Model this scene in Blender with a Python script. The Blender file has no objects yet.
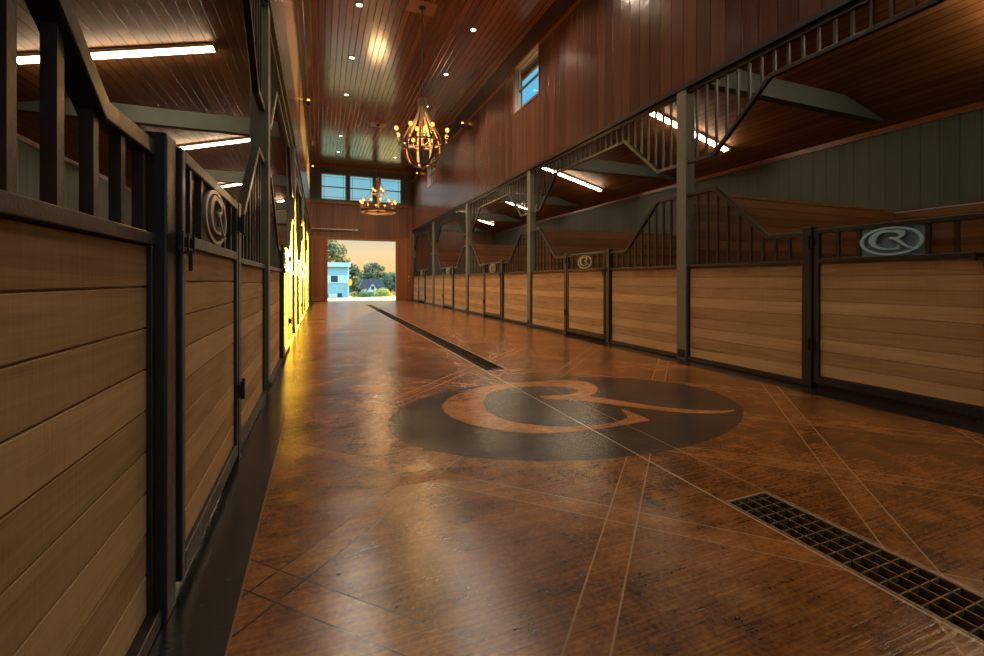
import bpy, bmesh, math, random
from mathutils import Vector, Matrix
from mathutils.geometry import tessellate_polygon
random.seed(7)
PI = math.pi
scene = bpy.context.scene
COL = scene.collection

# ------------------------------------------------------------------ helpers
class MB:
    """collects shapes, links them as one mesh object"""
    def __init__(self): self.bm = bmesh.new()
    def box(self, x0, x1, y0, y1, z0, z1):
        v = [self.bm.verts.new((x, y, z)) for z in (z0, z1) for y in (y0, y1) for x in (x0, x1)]
        for f in ((0,2,3,1),(4,5,7,6),(0,1,5,4),(2,6,7,3),(0,4,6,2),(1,3,7,5)):
            self.bm.faces.new([v[i] for i in f])
        return self
    def quad(self, *pts):
        self.bm.faces.new([self.bm.verts.new(p) for p in pts]); return self
    def tube(self, pts, r, n=8, cap=True):
        pts = [Vector(p) for p in pts]
        rs = r if isinstance(r, (list, tuple)) else [r]*len(pts)
        rings = []
        up = None
        for i, p in enumerate(pts):
            d = (pts[min(i+1, len(pts)-1)] - pts[max(i-1, 0)]).normalized()
            if up is None:
                up = Vector((0,0,1)) if abs(d.z) < .9 else Vector((1,0,0))
            a = d.cross(up).normalized(); b = a.cross(d).normalized(); up = b
            rings.append([self.bm.verts.new(p + rs[i]*(math.cos(2*PI*k/n)*a + math.sin(2*PI*k/n)*b)) for k in range(n)])
        for r0, r1 in zip(rings, rings[1:]):
            for k in range(n):
                self.bm.faces.new((r0[k], r0[(k+1)%n], r1[(k+1)%n], r1[k]))
        if cap:
            self.bm.faces.new(rings[0][::-1]); self.bm.faces.new(rings[-1])
        return self
    def lathe(self, prof, cx=0, cy=0, n=20):
        rings = []
        for r, z in prof:
            rings.append([self.bm.verts.new((cx + r*math.cos(2*PI*k/n), cy + r*math.sin(2*PI*k/n), z)) for k in range(n)])
        for r0, r1 in zip(rings, rings[1:]):
            for k in range(n):
                self.bm.faces.new((r0[k], r0[(k+1)%n], r1[(k+1)%n], r1[k]))
        if prof[0][0] > 1e-6: self.bm.faces.new(rings[0][::-1])
        if prof[-1][0] > 1e-6: self.bm.faces.new(rings[-1])
        return self
    def prism(self, poly, f, a, b):
        """2D polygon (list of uv), f(u, v, w) -> xyz, extruded from w=a to w=b"""
        A = [self.bm.verts.new(f(u, v, a)) for u, v in poly]
        B = [self.bm.verts.new(f(u, v, b)) for u, v in poly]
        tri = tessellate_polygon([[Vector((u, v, 0)) for u, v in poly]])
        for t in tri:
            self.bm.faces.new([A[i] for i in t]); self.bm.faces.new([B[i] for i in t[::-1]])
        n = len(poly)
        for i in range(n):
            j = (i+1) % n
            self.bm.faces.new((A[i], A[j], B[j], B[i]))
        return self
    def band(self, inner, outer, f, a, b):
        """ring between two closed outlines"""
        n = len(inner)
        L = [[self.bm.verts.new(f(u, v, w)) for u, v in o] for o in (inner, outer) for w in (a, b)]
        for i in range(n):
            j = (i+1) % n
            for p, q in ((0,2),(1,3),(0,1),(2,3)):
                self.bm.faces.new((L[p][i], L[p][j], L[q][j], L[q][i]))
        return self
    def sphere(self, c, r, seg=10, rings=7, sz=1.0):
        prof = [(max(1e-4, r*math.sin(PI*i/rings)), c[2] - sz*r*math.cos(PI*i/rings)) for i in range(rings+1)]
        return self.lathe(prof, c[0], c[1], seg)
    def build(self, name, m, parent=None, loc=None, smooth=False, bevel=0):
        bm = self.bm
        bmesh.ops.recalc_face_normals(bm, faces=bm.faces)
        me = bpy.data.meshes.new(name); bm.to_mesh(me); bm.free()
        me.materials.append(m)
        if smooth:
            for p in me.polygons: p.use_smooth = True
        o = bpy.data.objects.new(name, me); COL.objects.link(o)
        if parent: o.parent = parent
        if loc is not None: o.location = loc
        if bevel:
            b = o.modifiers.new('bevel', 'BEVEL'); b.width = bevel; b.segments = 2; b.limit_method = 'ANGLE'
        return o

def tag(o, label, cat, group=None, kind=None):
    o['label'] = label; o['category'] = cat
    if group: o['group'] = group
    if kind: o['kind'] = kind
    return o
def thing(name, label, cat, loc=(0,0,0), group=None, rz=0):
    o = bpy.data.objects.new(name, None); o.empty_display_size = .1; COL.objects.link(o)
    o.location = loc; o.rotation_euler = (0, 0, rz)
    return tag(o, label, cat, group)
def struct(o): o['kind'] = 'structure'; return o

# ------------------------------------------------------------------ materials
def new_mat(name):
    m = bpy.data.materials.new(name); m.use_nodes = True
    nt = m.node_tree; nt.nodes.clear()
    out = nt.nodes.new('ShaderNodeOutputMaterial')
    return m, nt, out
class G:
    """tiny node-graph writer"""
    def __init__(self, nt): self.nt = nt; self.N = nt.nodes; self.L = nt.links
    def _in(self, sock, v):
        if hasattr(v, 'is_output'): self.L.new(v, sock)
        elif v is not None: sock.default_value = v
    def math(self, op, a, b=None, c=None, clamp=False):
        n = self.N.new('ShaderNodeMath'); n.operation = op; n.use_clamp = clamp
        self._in(n.inputs[0], a)
        if b is not None: self._in(n.inputs[1], b)
        if c is not None: self._in(n.inputs[2], c)
        return n.outputs[0]
    def pos(self, kind='pos'):
        if kind == 'pos': return self.N.new('ShaderNodeNewGeometry').outputs['Position']
        return self.N.new('ShaderNodeTexCoord').outputs[kind]
    def sep(self, v):
        n = self.N.new('ShaderNodeSeparateXYZ'); self._in(n.inputs[0], v); return n.outputs
    def comb(self, x, y, z):
        n = self.N.new('ShaderNodeCombineXYZ')
        for i, v in enumerate((x, y, z)): self._in(n.inputs[i], v)
        return n.outputs[0]
    def noise(self, v, scale=1, detail=3, rough=.5, dist=0):
        n = self.N.new('ShaderNodeTexNoise'); self._in(n.inputs['Vector'], v)
        n.inputs['Scale'].default_value = scale; n.inputs['Detail'].default_value = detail
        n.inputs['Roughness'].default_value = rough; n.inputs['Distortion'].default_value = dist
        return n.outputs[0]
    def white(self, v):
        n = self.N.new('ShaderNodeTexWhiteNoise'); n.noise_dimensions = '1D'; self._in(n.inputs['W'], v); return n.outputs[0]
    def scale(self, v, s):
        n = self.N.new('ShaderNodeVectorMath'); n.operation = 'MULTIPLY'; self._in(n.inputs[0], v); n.inputs[1].default_value = s
        return n.outputs[0]
    def ramp(self, f, stops):
        n = self.N.new('ShaderNodeValToRGB'); self._in(n.inputs[0], f)
        el = n.color_ramp.elements
        while len(el) < len(stops): el.new(.5)
        for e, (p, c) in zip(el, stops): e.position = p; e.color = (*c, 1)
        return n.outputs[0]
    def mix(self, f, a, b, kind='MIX'):
        n = self.N.new('ShaderNodeMix'); n.data_type = 'RGBA'; n.blend_type = kind
        self._in(n.inputs[0], f)
        self._in(n.inputs[6], a if hasattr(a, 'is_output') else (*a, 1))
        self._in(n.inputs[7], b if hasattr(b, 'is_output') else (*b, 1))
        return n.outputs[2]
    def mr(self, v, a, b, c, d):
        n = self.N.new('ShaderNodeMapRange'); self._in(n.inputs[0], v)
        for i, q in enumerate((a, b, c, d)): self._in(n.inputs[i+1], q)
        return n.outputs[0]
    def bump(self, h, strength=.3, dist=.01, normal=None):
        n = self.N.new('ShaderNodeBump'); self._in(n.inputs['Height'], h)
        n.inputs['Strength'].default_value = strength; n.inputs['Distance'].default_value = dist
        if normal is not None: self.L.new(normal, n.inputs['Normal'])
        return n.outputs[0]
    def bsdf(self, out, color, rough=.5, metal=0, normal=None, spec=.5, coat=0, coat_rough=.1):
        p = self.N.new('ShaderNodeBsdfPrincipled')
        self._in(p.inputs['Base Color'], color if hasattr(color, 'is_output') else (*color, 1))
        self._in(p.inputs['Roughness'], rough); self._in(p.inputs['Metallic'], metal)
        p.inputs['Specular IOR Level'].default_value = spec
        p.inputs['Coat Weight'].default_value = coat; p.inputs['Coat Roughness'].default_value = coat_rough
        if normal is not None: self.L.new(normal, p.inputs['Normal'])
        self.L.new(p.outputs[0], out.inputs[0]); return p

def simple(name, col, rough=.5, metal=0, var=.15, nscale=20, bump=0, spec=.5, coord='Object'):
    m, nt, out = new_mat(name); g = G(nt)
    v = g.pos(coord); n = g.noise(v, nscale, 4)
    c = g.mix(n, tuple(x*(1-var) for x in col), tuple(x*(1+var) for x in col))
    nm = g.bump(g.noise(v, nscale*4, 3), bump, .004) if bump else None
    g.bsdf(out, c, g.mr(n, .3, .7, rough-.06, rough+.06), metal, nm, spec)
    return m

def boards(name, dark, light, axis, width, rough=.4, along=2, spec=.5, groove=.03, gr_dark=.35, coat=0, wave=0, offset=0, tintvar=.5, grain=1.0):
    """tongue and groove boards: axis = 0/1/2 across the boards, along = axis the boards run on"""
    m, nt, out = new_mat(name); g = G(nt)
    p = g.pos(); s = g.sep(p)
    u = g.math('DIVIDE', g.math('ADD', s[axis], 100+offset), width)
    idx = g.math('FLOOR', u); fr = g.math('FRACT', u)
    rnd = g.white(idx)
    sc = [14.0, 14.0, 14.0]; sc[along] = .9
    shift = g.comb(g.math('MULTIPLY', rnd, 37), g.math('MULTIPLY', rnd, 17), g.math('MULTIPLY', rnd, 53))
    v = g.scale(p, tuple(sc))
    va = g.N.new('ShaderNodeVectorMath'); va.operation = 'ADD'; g.L.new(v, va.inputs[0]); g.L.new(shift, va.inputs[1])
    gr = g.noise(va.outputs[0], 1.0, 5, .6, 1.2)
    fine = g.noise(g.scale(p, tuple(8*x for x in sc)), 1.0, 2)
    kn = g.noise(va.outputs[0], .35, 1)
    f = g.math('ADD', g.math('MULTIPLY', g.math('SUBTRACT', gr, .5), .9*grain), g.math('MULTIPLY', g.math('SUBTRACT', rnd, .5), tintvar))
    f = g.math('ADD', f, g.math('MULTIPLY', g.math('SUBTRACT', fine, .5), .3*grain))
    f = g.math('ADD', f, .5, clamp=True)
    c = g.ramp(f, [(0, dark), (1, light)])
    knot = g.mr(kn, .70, .76, 0, .5)
    c = g.mix(knot, c, tuple(x*.4 for x in dark))
    e = g.math('MINIMUM', fr, g.math('SUBTRACT', 1, fr))
    gm = g.mr(e, groove*.5, groove, 1, 0)
    c = g.mix(g.math('MULTIPLY', gm, 1-gr_dark), c, tuple(x*.15 for x in dark))
    h = g.math('SUBTRACT', g.math('MULTIPLY', gr, .12), gm)
    nm = g.bump(h, .5, .008)
    if wave:
        w = g.noise(p, 5.0, 2)
        cup = g.math('MULTIPLY', g.math('POWER', g.math('ABSOLUTE', g.math('SUBTRACT', fr, .5)), 2), 1.0)
        nm = g.bump(g.math('ADD', w, cup), wave, .03, nm)
    g.bsdf(out, c, g.mr(gr, .2, .8, rough-.03, rough+.05), 0, nm, spec, coat, .15)
    return m

def plank_mat(name, dark, light, rough=.5, saw=.5, along=1, spec=.5):
    """rough sawn horizontal plank, per-plank tone by mesh island"""
    m, nt, out = new_mat(name); g = G(nt)
    p = g.pos()
    geo = g.N.new('ShaderNodeNewGeometry'); isl = geo.outputs['Random Per Island']
    sc = [16., 16., 22.]; sc[along] = 1.1
    va = g.N.new('ShaderNodeVectorMath'); va.operation = 'ADD'
    g.L.new(g.scale(p, tuple(sc)), va.inputs[0])
    g.L.new(g.comb(g.math('MULTIPLY', isl, 61), g.math('MULTIPLY', isl, 33), g.math('MULTIPLY', isl, 19)), va.inputs[1])
    gr = g.noise(va.outputs[0], 1, 5, .62, 1.5)
    sawsc = [5., 5., 5.]; sawsc[along] = 130.
    sw = g.noise(g.scale(p, tuple(sawsc)), 1, 2)
    big = g.noise(g.scale(p, (2, 2, 5)), 1, 2)
    f = g.math('ADD', g.math('MULTIPLY', g.math('SUBTRACT', gr, .5), 1.0), g.math('MULTIPLY', g.math('SUBTRACT', isl, .5), .55))
    f = g.math('ADD', f, g.math('MULTIPLY', g.math('SUBTRACT', sw, .5), .35*saw))
    f = g.math('ADD', f, g.math('MULTIPLY', g.math('SUBTRACT', big, .5), .4))
    f = g.math('ADD', f, .5, clamp=True)
    c = g.ramp(f, [(0, dark), (1, light)])
    kn = g.noise(g.scale(va.outputs[0], (.4, .4, .4)), 1, 1)
    c = g.mix(g.mr(kn, .72, .78, 0, .6), c, tuple(x*.35 for x in dark))
    h = g.math('ADD', g.math('MULTIPLY', gr, .5), g.math('MULTIPLY', sw, saw))
    nm = g.bump(h, .35, .005)
    g.bsdf(out, c, g.mr(gr, .2, .8, rough-.06, rough+.1), 0, nm, spec)
    return m

def emit(name, col, st):
    m, nt, out = new_mat(name)
    e = nt.nodes.new('ShaderNodeEmission'); e.inputs[0].default_value = (*col, 1); e.inputs[1].default_value = st
    nt.links.new(e.outputs[0], out.inputs[0]); return m

def glass_mat():
    m, nt, out = new_mat('window_glass')
    t = nt.nodes.new('ShaderNodeBsdfTransparent'); t.inputs[0].default_value = (.93, .97, .97, 1)
    gl = nt.nodes.new('ShaderNodeBsdfGlossy'); gl.inputs['Roughness'].default_value = .02
    fr = nt.nodes.new('ShaderNodeLayerWeight')
    mul = nt.nodes.new('ShaderNodeMath'); mul.operation = 'POWER'; mul.inputs[1].default_value = 5
    mx = nt.nodes.new('ShaderNodeMixShader')
    nt.links.new(fr.outputs['Facing'], mul.inputs[0]); nt.links.new(mul.outputs[0], mx.inputs[0])
    nt.links.new(t.outputs[0], mx.inputs[1]); nt.links.new(gl.outputs[0], mx.inputs[2])
    nt.links.new(mx.outputs[0], out.inputs[0]); return m

# floor -------------------------------------------------------------------
def floor_mat(name, dark, light, bands=True, rough=.225):
    m, nt, out = new_mat(name); g = G(nt)
    p = g.pos(); s = g.sep(p); x, y = s[0], s[1]
    n1 = g.noise(p, 1.3, 5, .6); n2 = g.noise(p, 7, 5, .65); n3 = g.noise(p, 60, 2)
    broom = g.noise(g.scale(p, (3, 85, 1)), 1, 3, .6)
    f = g.math('ADD', g.math('MULTIPLY', n1, .55), g.math('MULTIPLY', n2, .55))
    f = g.math('ADD', f, g.math('MULTIPLY', g.math('SUBTRACT', broom, .5), .45))
    f = g.math('ADD', f, g.math('MULTIPLY', g.math('SUBTRACT', n3, .5), .35))
    f = g.mr(f, .36, .80, 0, 1)
    c = g.ramp(f, [(0, dark), (1, light)])
    def dist(v, off, per):
        q = g.math('DIVIDE', g.math('SUBTRACT', v, off), per)
        return g.math('MULTIPLY', g.math('ABSOLUTE', g.math('SUBTRACT', q, g.math('ROUND', q))), per)
    d1 = dist(g.math('SUBTRACT', y, x), .357, 1.455)
    d2 = dist(g.math('ADD', y, x), 1.54, 1.33)
    inb = g.math('MAXIMUM', g.math('LESS_THAN', d1, .0885), g.math('LESS_THAN', d2, .085))
    ln = g.math('MAXIMUM', g.math('LESS_THAN', g.math('ABSOLUTE', g.math('SUBTRACT', d1, .0885)), .0052),
                g.math('LESS_THAN', g.math('ABSOLUTE', g.math('SUBTRACT', d2, .085)), .0042))
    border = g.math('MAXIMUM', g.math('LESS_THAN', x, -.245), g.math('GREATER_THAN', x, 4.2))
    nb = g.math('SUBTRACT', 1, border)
    if bands:
        c = g.mix(g.math('MULTIPLY', inb, .55), c, g.mix(f, (.085, .026, .006), (.46, .17, .034)))
        pale = g.mr(x, .1, .9, 0, 1)
        lc = g.mix(pale, (.012, .006, .003), (.34, .19, .085))
        c = g.mix(g.math('MULTIPLY', ln, .95), c, lc)
    # saw cuts that carry on the line of the drain
    a = g.math('LESS_THAN', g.math('ABSOLUTE', g.math('SUBTRACT', x, 1.778)), .0055)
    b = g.math('LESS_THAN', g.math('ABSOLUTE', g.math('SUBTRACT', x, 2.067)), .004)
    c = g.mix(g.math('MULTIPLY', a, .8), c, (.42, .30, .19))
    c = g.mix(g.math('MULTIPLY', b, .45), c, (.40, .30, .20))
    e = g.math('MAXIMUM', g.math('LESS_THAN', g.math('ABSOLUTE', g.math('ADD', x, .245)), .004),
               g.math('LESS_THAN', g.math('ABSOLUTE', g.math('SUBTRACT', x, 4.2)), .003))
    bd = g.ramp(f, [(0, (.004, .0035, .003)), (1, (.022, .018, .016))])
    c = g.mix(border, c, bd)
    c = g.mix(g.math('MULTIPLY', e, .6), c, (.25, .13, .06))
    # pale worn scuffs
    sp = g.noise(p, 38, 2)
    c = g.mix(g.mr(sp, .73, .78, 0, .35), c, (.35, .22, .12))
    cut = g.math('MAXIMUM', g.math('MAXIMUM', g.math('MULTIPLY', ln, nb), a), e)
    h = g.math('ADD', g.math('MULTIPLY', broom, .7), g.math('MULTIPLY', n2, .12))
    h = g.math('SUBTRACT', h, g.math('MULTIPLY', cut, .8))
    nm = g.bump(h, .38, .005)
    wv = g.noise(g.scale(p, (.25, 1.7, 1)), 1, 1, .5, .4)
    nm = g.bump(wv, .30, .06, nm)
    r = g.mr(n1, .3, .7, rough-.03, rough+.03)
    r = g.math('ADD', r, g.math('MULTIPLY', border, .005))
    g.bsdf(out, c, r, 0, nm, .6)
    return m

M = {}
M['floor'] = floor_mat('stained_concrete', (.030, .009, .0024), (.34, .118, .024))
M['oval'] = floor_mat('dark_stained_concrete', (.010, .0065, .005), (.055, .036, .027), bands=False)
M['mono'] = floor_mat('amber_stained_concrete', (.17, .058, .014), (.52, .21, .06), bands=False)
M['plank'] = plank_mat('rough_sawn_plank', (.21, .108, .042), (.60, .385, .185), rough=.68, saw=.6, spec=.12)
M['divider'] = plank_mat('divider_plank', (.10, .036, .011), (.28, .115, .038), rough=.5, along=0)
M['wains'] = plank_mat('wainscot_plank', (.10, .036, .011), (.28, .115, .038), rough=.5, along=1)
M['wall'] = boards('aisle_wall_boards', (.044, .020, .0145), (.145, .066, .045), 1, .215, rough=.2, along=2, groove=.05, wave=.16, grain=.7)
M['farwall'] = boards('gable_wall_boards', (.06, .026, .016), (.19, .08, .048), 0, .16, rough=.42, along=2, groove=.04, wave=.05)
M['ceil'] = boards('ceiling_boards', (.09, .026, .009), (.30, .10, .032), 0, .14, rough=.15, along=1, groove=.10, gr_dark=.12, spec=.8, wave=.02, grain=.6)
M['leanto'] = boards('stall_ceiling_boards', (.13, .046, .014), (.42, .18, .06), 0, .135, rough=.5, along=1, groove=.07, gr_dark=.2, grain=.7, spec=.25)
M['green'] = boards('green_siding', (.046, .058, .041), (.115, .138, .098), 1, .24, rough=.55, along=2, groove=.03, grain=.7, tintvar=.3)
M['greenfar'] = boards('green_gable_siding', (.045, .062, .064), (.10, .135, .14), 0, .2, rough=.5, along=2, groove=.03, grain=.7, tintvar=.3)
M['frieze'] = simple('dark_frieze_board', (.035, .014, .008), .4, var=.3, nscale=6, coord='Object')
M['trim'] = simple('stained_trim', (.24, .085, .03), .38, var=.3, nscale=9)
M['doorwood'] = boards('door_leaf_boards', (.12, .036, .010), (.36, .125, .035), 0, .17, rough=.42, along=2, groove=.04)
M['steel'] = simple('dark_bronze_steel', (.026, .024, .023), .37, .4, .25, 30, .15, .6)
M['black'] = simple('black_steel', (.012, .011, .011), .4, .3, .25, 30, .1)
M['post'] = simple('dark_green_painted_timber', (.13, .13, .10), .55, 0, .25, 14, .3)
M['beam'] = simple('green_tie_beam_paint', (.070, .082, .068), .55, 0, .2, 9, .2)
M['silver'] = simple('warm_silver_steel', (.36, .32, .25), .36, .4, .12, 25, .1)
M['plate'] = simple('skylight_tinted_plate', (.13, .24, .31), .42, .2, .12, 25, .1)  # cool skylight on the nearest emblem is put into this blue
M['plate_light'] = simple('skylight_tinted_relief', (.34, .56, .68), .40, .2, .12, 25, .1)  # ring and monogram there, same skylight put into the colour
M['concrete'] = simple('pale_concrete', (.34, .30, .26), .8, 0, .2, 4, .2)
M['trench'] = simple('dark_trench', (.006, .005, .004), .8)
M['grate'] = simple('rusty_grate_steel', (.20, .12, .05), .45, .6, .35, 40, .2)
M['grate_dark'] = simple('dark_grate_steel', (.07, .042, .02), .5, .5, .3, 40, .2)
M['gold'] = simple('weathered_barrel_stave', (.12, .062, .018), .5, 0, .35, 12, .3)
M['rust'] = simple('rusty_iron', (.13, .065, .035), .5, .5, .3, 25, .2)
M['housing'] = simple('white_fixture_metal', (.45, .42, .37), .45, 0, .05)
M['sash'] = simple('pale_window_sash', (.42, .40, .36), .5, 0, .08)
M['dsash'] = simple('dark_window_sash', (.05, .06, .06), .5, 0, .08)
M['glass'] = glass_mat()
M['tube'] = emit('fluorescent_tube', (1, .80, .52), 32)
M['bulb'] = emit('warm_bulb', (1, .45, .075), 2.4)
M['lens'] = emit('downlight_lens', (1, .80, .55), 9)
M['brass'] = simple('brass_hardware', (.55, .42, .22), .35, .8, .1)
M['soffit'] = simple('tan_soffit', (.42, .30, .18), .6, 0, .1)
# outside
M['ground'] = simple('dry_grass', (.22, .20, .09), .9, 0, .35, 2, .2)
M['bluesiding'] = simple('blue_grey_siding', (.30, .47, .52), .6, 0, .08, 3)
M['whiteband'] = simple('pale_blue_band', (.55, .74, .84), .6, 0, .05, 3)
M['darkopen'] = simple('dark_opening', (.02, .04, .06), .4)
M['housewall'] = simple('white_gable', (.62, .68, .72), .6, 0, .06)
M['houseroof'] = simple('purple_grey_shingle', (.10, .09, .12), .8, 0, .2)
M['bark'] = simple('bark', (.08, .06, .045), .9)
def leaf(name, a, b):
    m, nt, out = new_mat(name); g = G(nt)
    geo = g.N.new('ShaderNodeNewGeometry')
    c = g.mix(geo.outputs['Random Per Island'], a, b)
    d = g.N.new('ShaderNodeBsdfDiffuse'); t = g.N.new('ShaderNodeBsdfTranslucent')
    g.L.new(c, d.inputs[0]); g.L.new(c, t.inputs[0])
    mx = g.N.new('ShaderNodeMixShader'); mx.inputs[0].default_value = .35
    g.L.new(d.outputs[0], mx.inputs[1]); g.L.new(t.outputs[0], mx.inputs[2]); g.L.new(mx.outputs[0], out.inputs[0])
    return m
M['leaf_dark'] = leaf('oak_leaves', (.07, .09, .05), (.22, .25, .13))
M['leaf_mid'] = leaf('shrub_leaves', (.10, .15, .05), (.24, .28, .10))
M['leaf_yellow'] = leaf('yellow_shrub_leaves', (.34, .32, .08), (.62, .58, .16))
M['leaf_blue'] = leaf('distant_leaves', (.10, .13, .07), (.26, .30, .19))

# ------------------------------------------------------------------ dimensions (metres)
SR, SL = 4.47, -.435           # fronts of the two stall rows
YF, YB = 22.95, -5.0           # far gable, rear opening
ZC = 6.7                       # aisle ceiling
ZB = 3.633                     # underside of the aisle walls
BAY = 4.6
P = [4.53 + BAY*(k-1) for k in range(6)]
XC = (SR + SL)/2
BR, BL = 9.16, 2*XC - 9.16     # backs of the stalls

# ------------------------------------------------------------------ floor
m = MB()
xs = [BL-.1, 1.79, 2.055, BR+.1]; ys = [YB, -3.0, 1.54, 4.78, 19.2, YF]
for i in range(3):
    for j in range(5):
        if i == 1 and j in (1, 3): continue
        m.quad((xs[i], ys[j], 0), (xs[i+1], ys[j], 0), (xs[i+1], ys[j+1], 0), (xs[i], ys[j+1], 0))
floor = struct(m.build('floor', M['floor']))
m = MB()
for y0, y1 in ((-3.0, 1.54), (4.78, 19.2)):
    x0, x1 = 1.79, 2.055
    m.quad((x0, y0, -.18), (x1, y0, -.18), (x1, y1, -.18), (x0, y1, -.18))
    m.quad((x0, y0, -.18), (x0, y1, -.18), (x0, y1, -.001), (x0, y0, -.001))
    m.quad((x1, y0, -.18), (x1, y1, -.18), (x1, y1, -.001), (x1, y0, -.001))
    m.quad((x0, y1, -.18), (x1, y1, -.18), (x1, y1, -.001), (x0, y1, -.001))
    m.quad((x0, y0, -.18), (x1, y0, -.18), (x1, y0, -.001), (x0, y0, -.001))
m.build('drain_trench', M['trench'], floor)
# stained oval with the CR monogram
EM = [(0.264,-0.19),(0.276,-0.263),(0.283,-0.386),(0.282,-0.521),(0.193,-0.52),(0.062,-0.533),(-0.09,-0.524),(-0.233,-0.509),(-0.358,-0.461),(-0.452,-0.375),(-0.54,-0.255),(-0.623,-0.096),(-0.672,0.095),(-0.677,0.278),(-0.657,0.416),(-0.561,0.639),(-0.386,0.821),(-0.222,0.898),(-0.077,0.897),(0.085,0.895),(0.217,0.886),(0.335,0.837),(0.431,0.737),(0.463,0.596),(0.433,0.453),(0.38,0.347),(0.316,0.267),(0.244,0.221),(0.313,0.113),(0.399,-0.09),(0.513,-0.297),(0.65,-0.449),(0.761,-0.529),(0.861,-0.546),(0.797,-0.577),(0.702,-0.571),(0.571,-0.49),(0.462,-0.375),(0.34,-0.192),(0.218,0.02),(0.135,0.142),(0.048,0.212),(-0.024,0.263),(-0.043,0.367),(0.037,0.359),(0.119,0.326),(0.2,0.343),(0.268,0.409),(0.276,0.512),(0.215,0.615),(0.118,0.697),(-0.002,0.72),(-0.123,0.731),(-0.254,0.695),(-0.358,0.527),(-0.422,0.339),(-0.456,0.157),(-0.444,-0.047),(-0.382,-0.213),(-0.303,-0.31),(-0.222,-0.393),(-0.13,-0.443),(-0.022,-0.464),(0.104,-0.456),(0.179,-0.415),(0.213,-0.374),(0.235,-0.296)]
def smooth_poly(p, it=1):
    for _ in range(it):
        q = []
        for i in range(len(p)):
            a, b = p[i], p[(i+1) % len(p)]
            q += [(.8*a[0]+.2*b[0], .8*a[1]+.2*b[1]), (.2*a[0]+.8*b[0], .2*a[1]+.8*b[1])]
        p = q
    return p
EMS = smooth_poly(EM)
OVAL = [(math.cos(2*PI*k/96), math.sin(2*PI*k/96)) for k in range(96)]
ecx, ecy, ea, eb = 1.9, 3.16, 1.445, 1.03
m = MB(); m.prism([(ecx+.05+(ea+.05)*u, ecy+eb*v) for u, v in OVAL], lambda u, v, w: (u, v, w), .0002, .0010)
ov = m.build('floor_emblem', M['oval'], floor); ov['label'] = 'dark stained oval in the floor'
m = MB(); m.prism([(ecx+ea*u, ecy+eb*v) for u, v in EMS], lambda u, v, w: (u, v, w), .0008, .0018)
mo = m.build('monogram', M['mono'], ov); mo['label'] = 'amber CR monogram in the oval'

# drain grates
def grate(name, label, y0, y1, step):
    t = thing(name, label, 'drain grate', (1.9225, (y0+y1)/2, 0), 'trench drain grates')
    cy = (y0+y1)/2; x0, x1 = -.130, .130
    f = MB(); z0, z1 = -.028, -.001
    f.box(x0, x0+.012, y0-cy, y1-cy, z0, z1).box(x1-.012, x1, y0-cy, y1-cy, z0, z1)
    f.box(x0+.012, x1-.012, y0-cy, y0-cy+.01, z0, z1).box(x0+.012, x1-.012, y1-cy-.01, y1-cy, z0, z1)
    f.build('frame', M['grate'], t)
    b = MB()
    for k in (1, 2, 3):
        xx = x0 + k*(x1-x0)/4; b.box(xx-.003, xx+.003, y0-cy+.01, y1-cy-.01, z0, z1-.002)
    y = y0-cy+step
    while y < y1-cy-.02:
        b.box(x0+.012, x1-.012, y-.0025, y+.0025, z0+.004, z1-.003); y += step
    b.build('grating', M['grate'] if y1 < 2 else M['grate_dark'], t)
grate('drain_grate', 'steel drain grate in the floor in front of the oval emblem', -3.0, 1.538, .057)
grate('drain_grate', 'long steel drain grate running from the oval emblem to the doorway', 4.782, 19.198, .075)

# ------------------------------------------------------------------ walls
def holed_wall(name, m_, mapf, u0, u1, z0, z1, holes, w0, w1, parent=None):
    """wall in u,z with rectangular holes, thickness w0..w1, mapf(u, w, z)"""
    mb = MB()
    us = sorted({u0, u1, *[h[0] for h in holes], *[h[1] for h in holes]}); us = [u for u in us if u0 <= u <= u1]
    zs = sorted({z0, z1, *[h[2] for h in holes], *[h[3] for h in holes]}); zs = [z for z in zs if z0 <= z <= z1]
    def solid(i, j):
        if i < 0 or j < 0 or i >= len(us)-1 or j >= len(zs)-1: return False
        uc, zc = (us[i]+us[i+1])/2, (zs[j]+zs[j+1])/2
        return not any(h[0] < uc < h[1] and h[2] < zc < h[3] for h in holes)
    for i in range(len(us)-1):
        for j in range(len(zs)-1):
            if not solid(i, j): continue
            a, b, c, d = us[i], us[i+1], zs[j], zs[j+1]
            for w in (w0, w1):
                mb.quad(mapf(a, w, c), mapf(b, w, c), mapf(b, w, d), mapf(a, w, d))
            for (di, dj, q) in ((-1,0,((a,c),(a,d))), (1,0,((b,c),(b,d))), (0,-1,((a,c),(b,c))), (0,1,((a,d),(b,d)))):
                if not solid(i+di, j+dj):
                    (p, r), (s_, t_) = q
                    mb.quad(mapf(p, w0, r), mapf(s_, w0, t_), mapf(s_, w1, t_), mapf(p, w1, r))
    return mb.build(name, m_, parent)

side_win = [(.0-.6, .69, 5.15, 6.25), (8.60, 9.89, 5.15, 6.25), (17.93, 19.36, 5.15, 6.25)]
wr = struct(holed_wall('wall_right', M['wall'], lambda u, w, z: (w, u, z), YB, YF, ZB, 6.95, side_win, SR, SR+.2))
wl = struct(holed_wall('wall_left', M['wall'], lambda u, w, z: (w, u, z), YB, YF, ZB, 6.95, [], SL, SL-.2))
DOOR = (.347, 3.655, -.3, 3.03)
gw = [(.045, 1.22, 5.0, 6.27), (1.37, 2.52, 5.0, 6.27), (2.70, 3.93, 5.0, 6.27)]
wf = struct(holed_wall('wall_far', M['farwall'], lambda u, w, z: (u, w, z), BL-.2, BR+.2, -.3, 6.95, [DOOR]+gw, YF, YF+.2))
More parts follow.
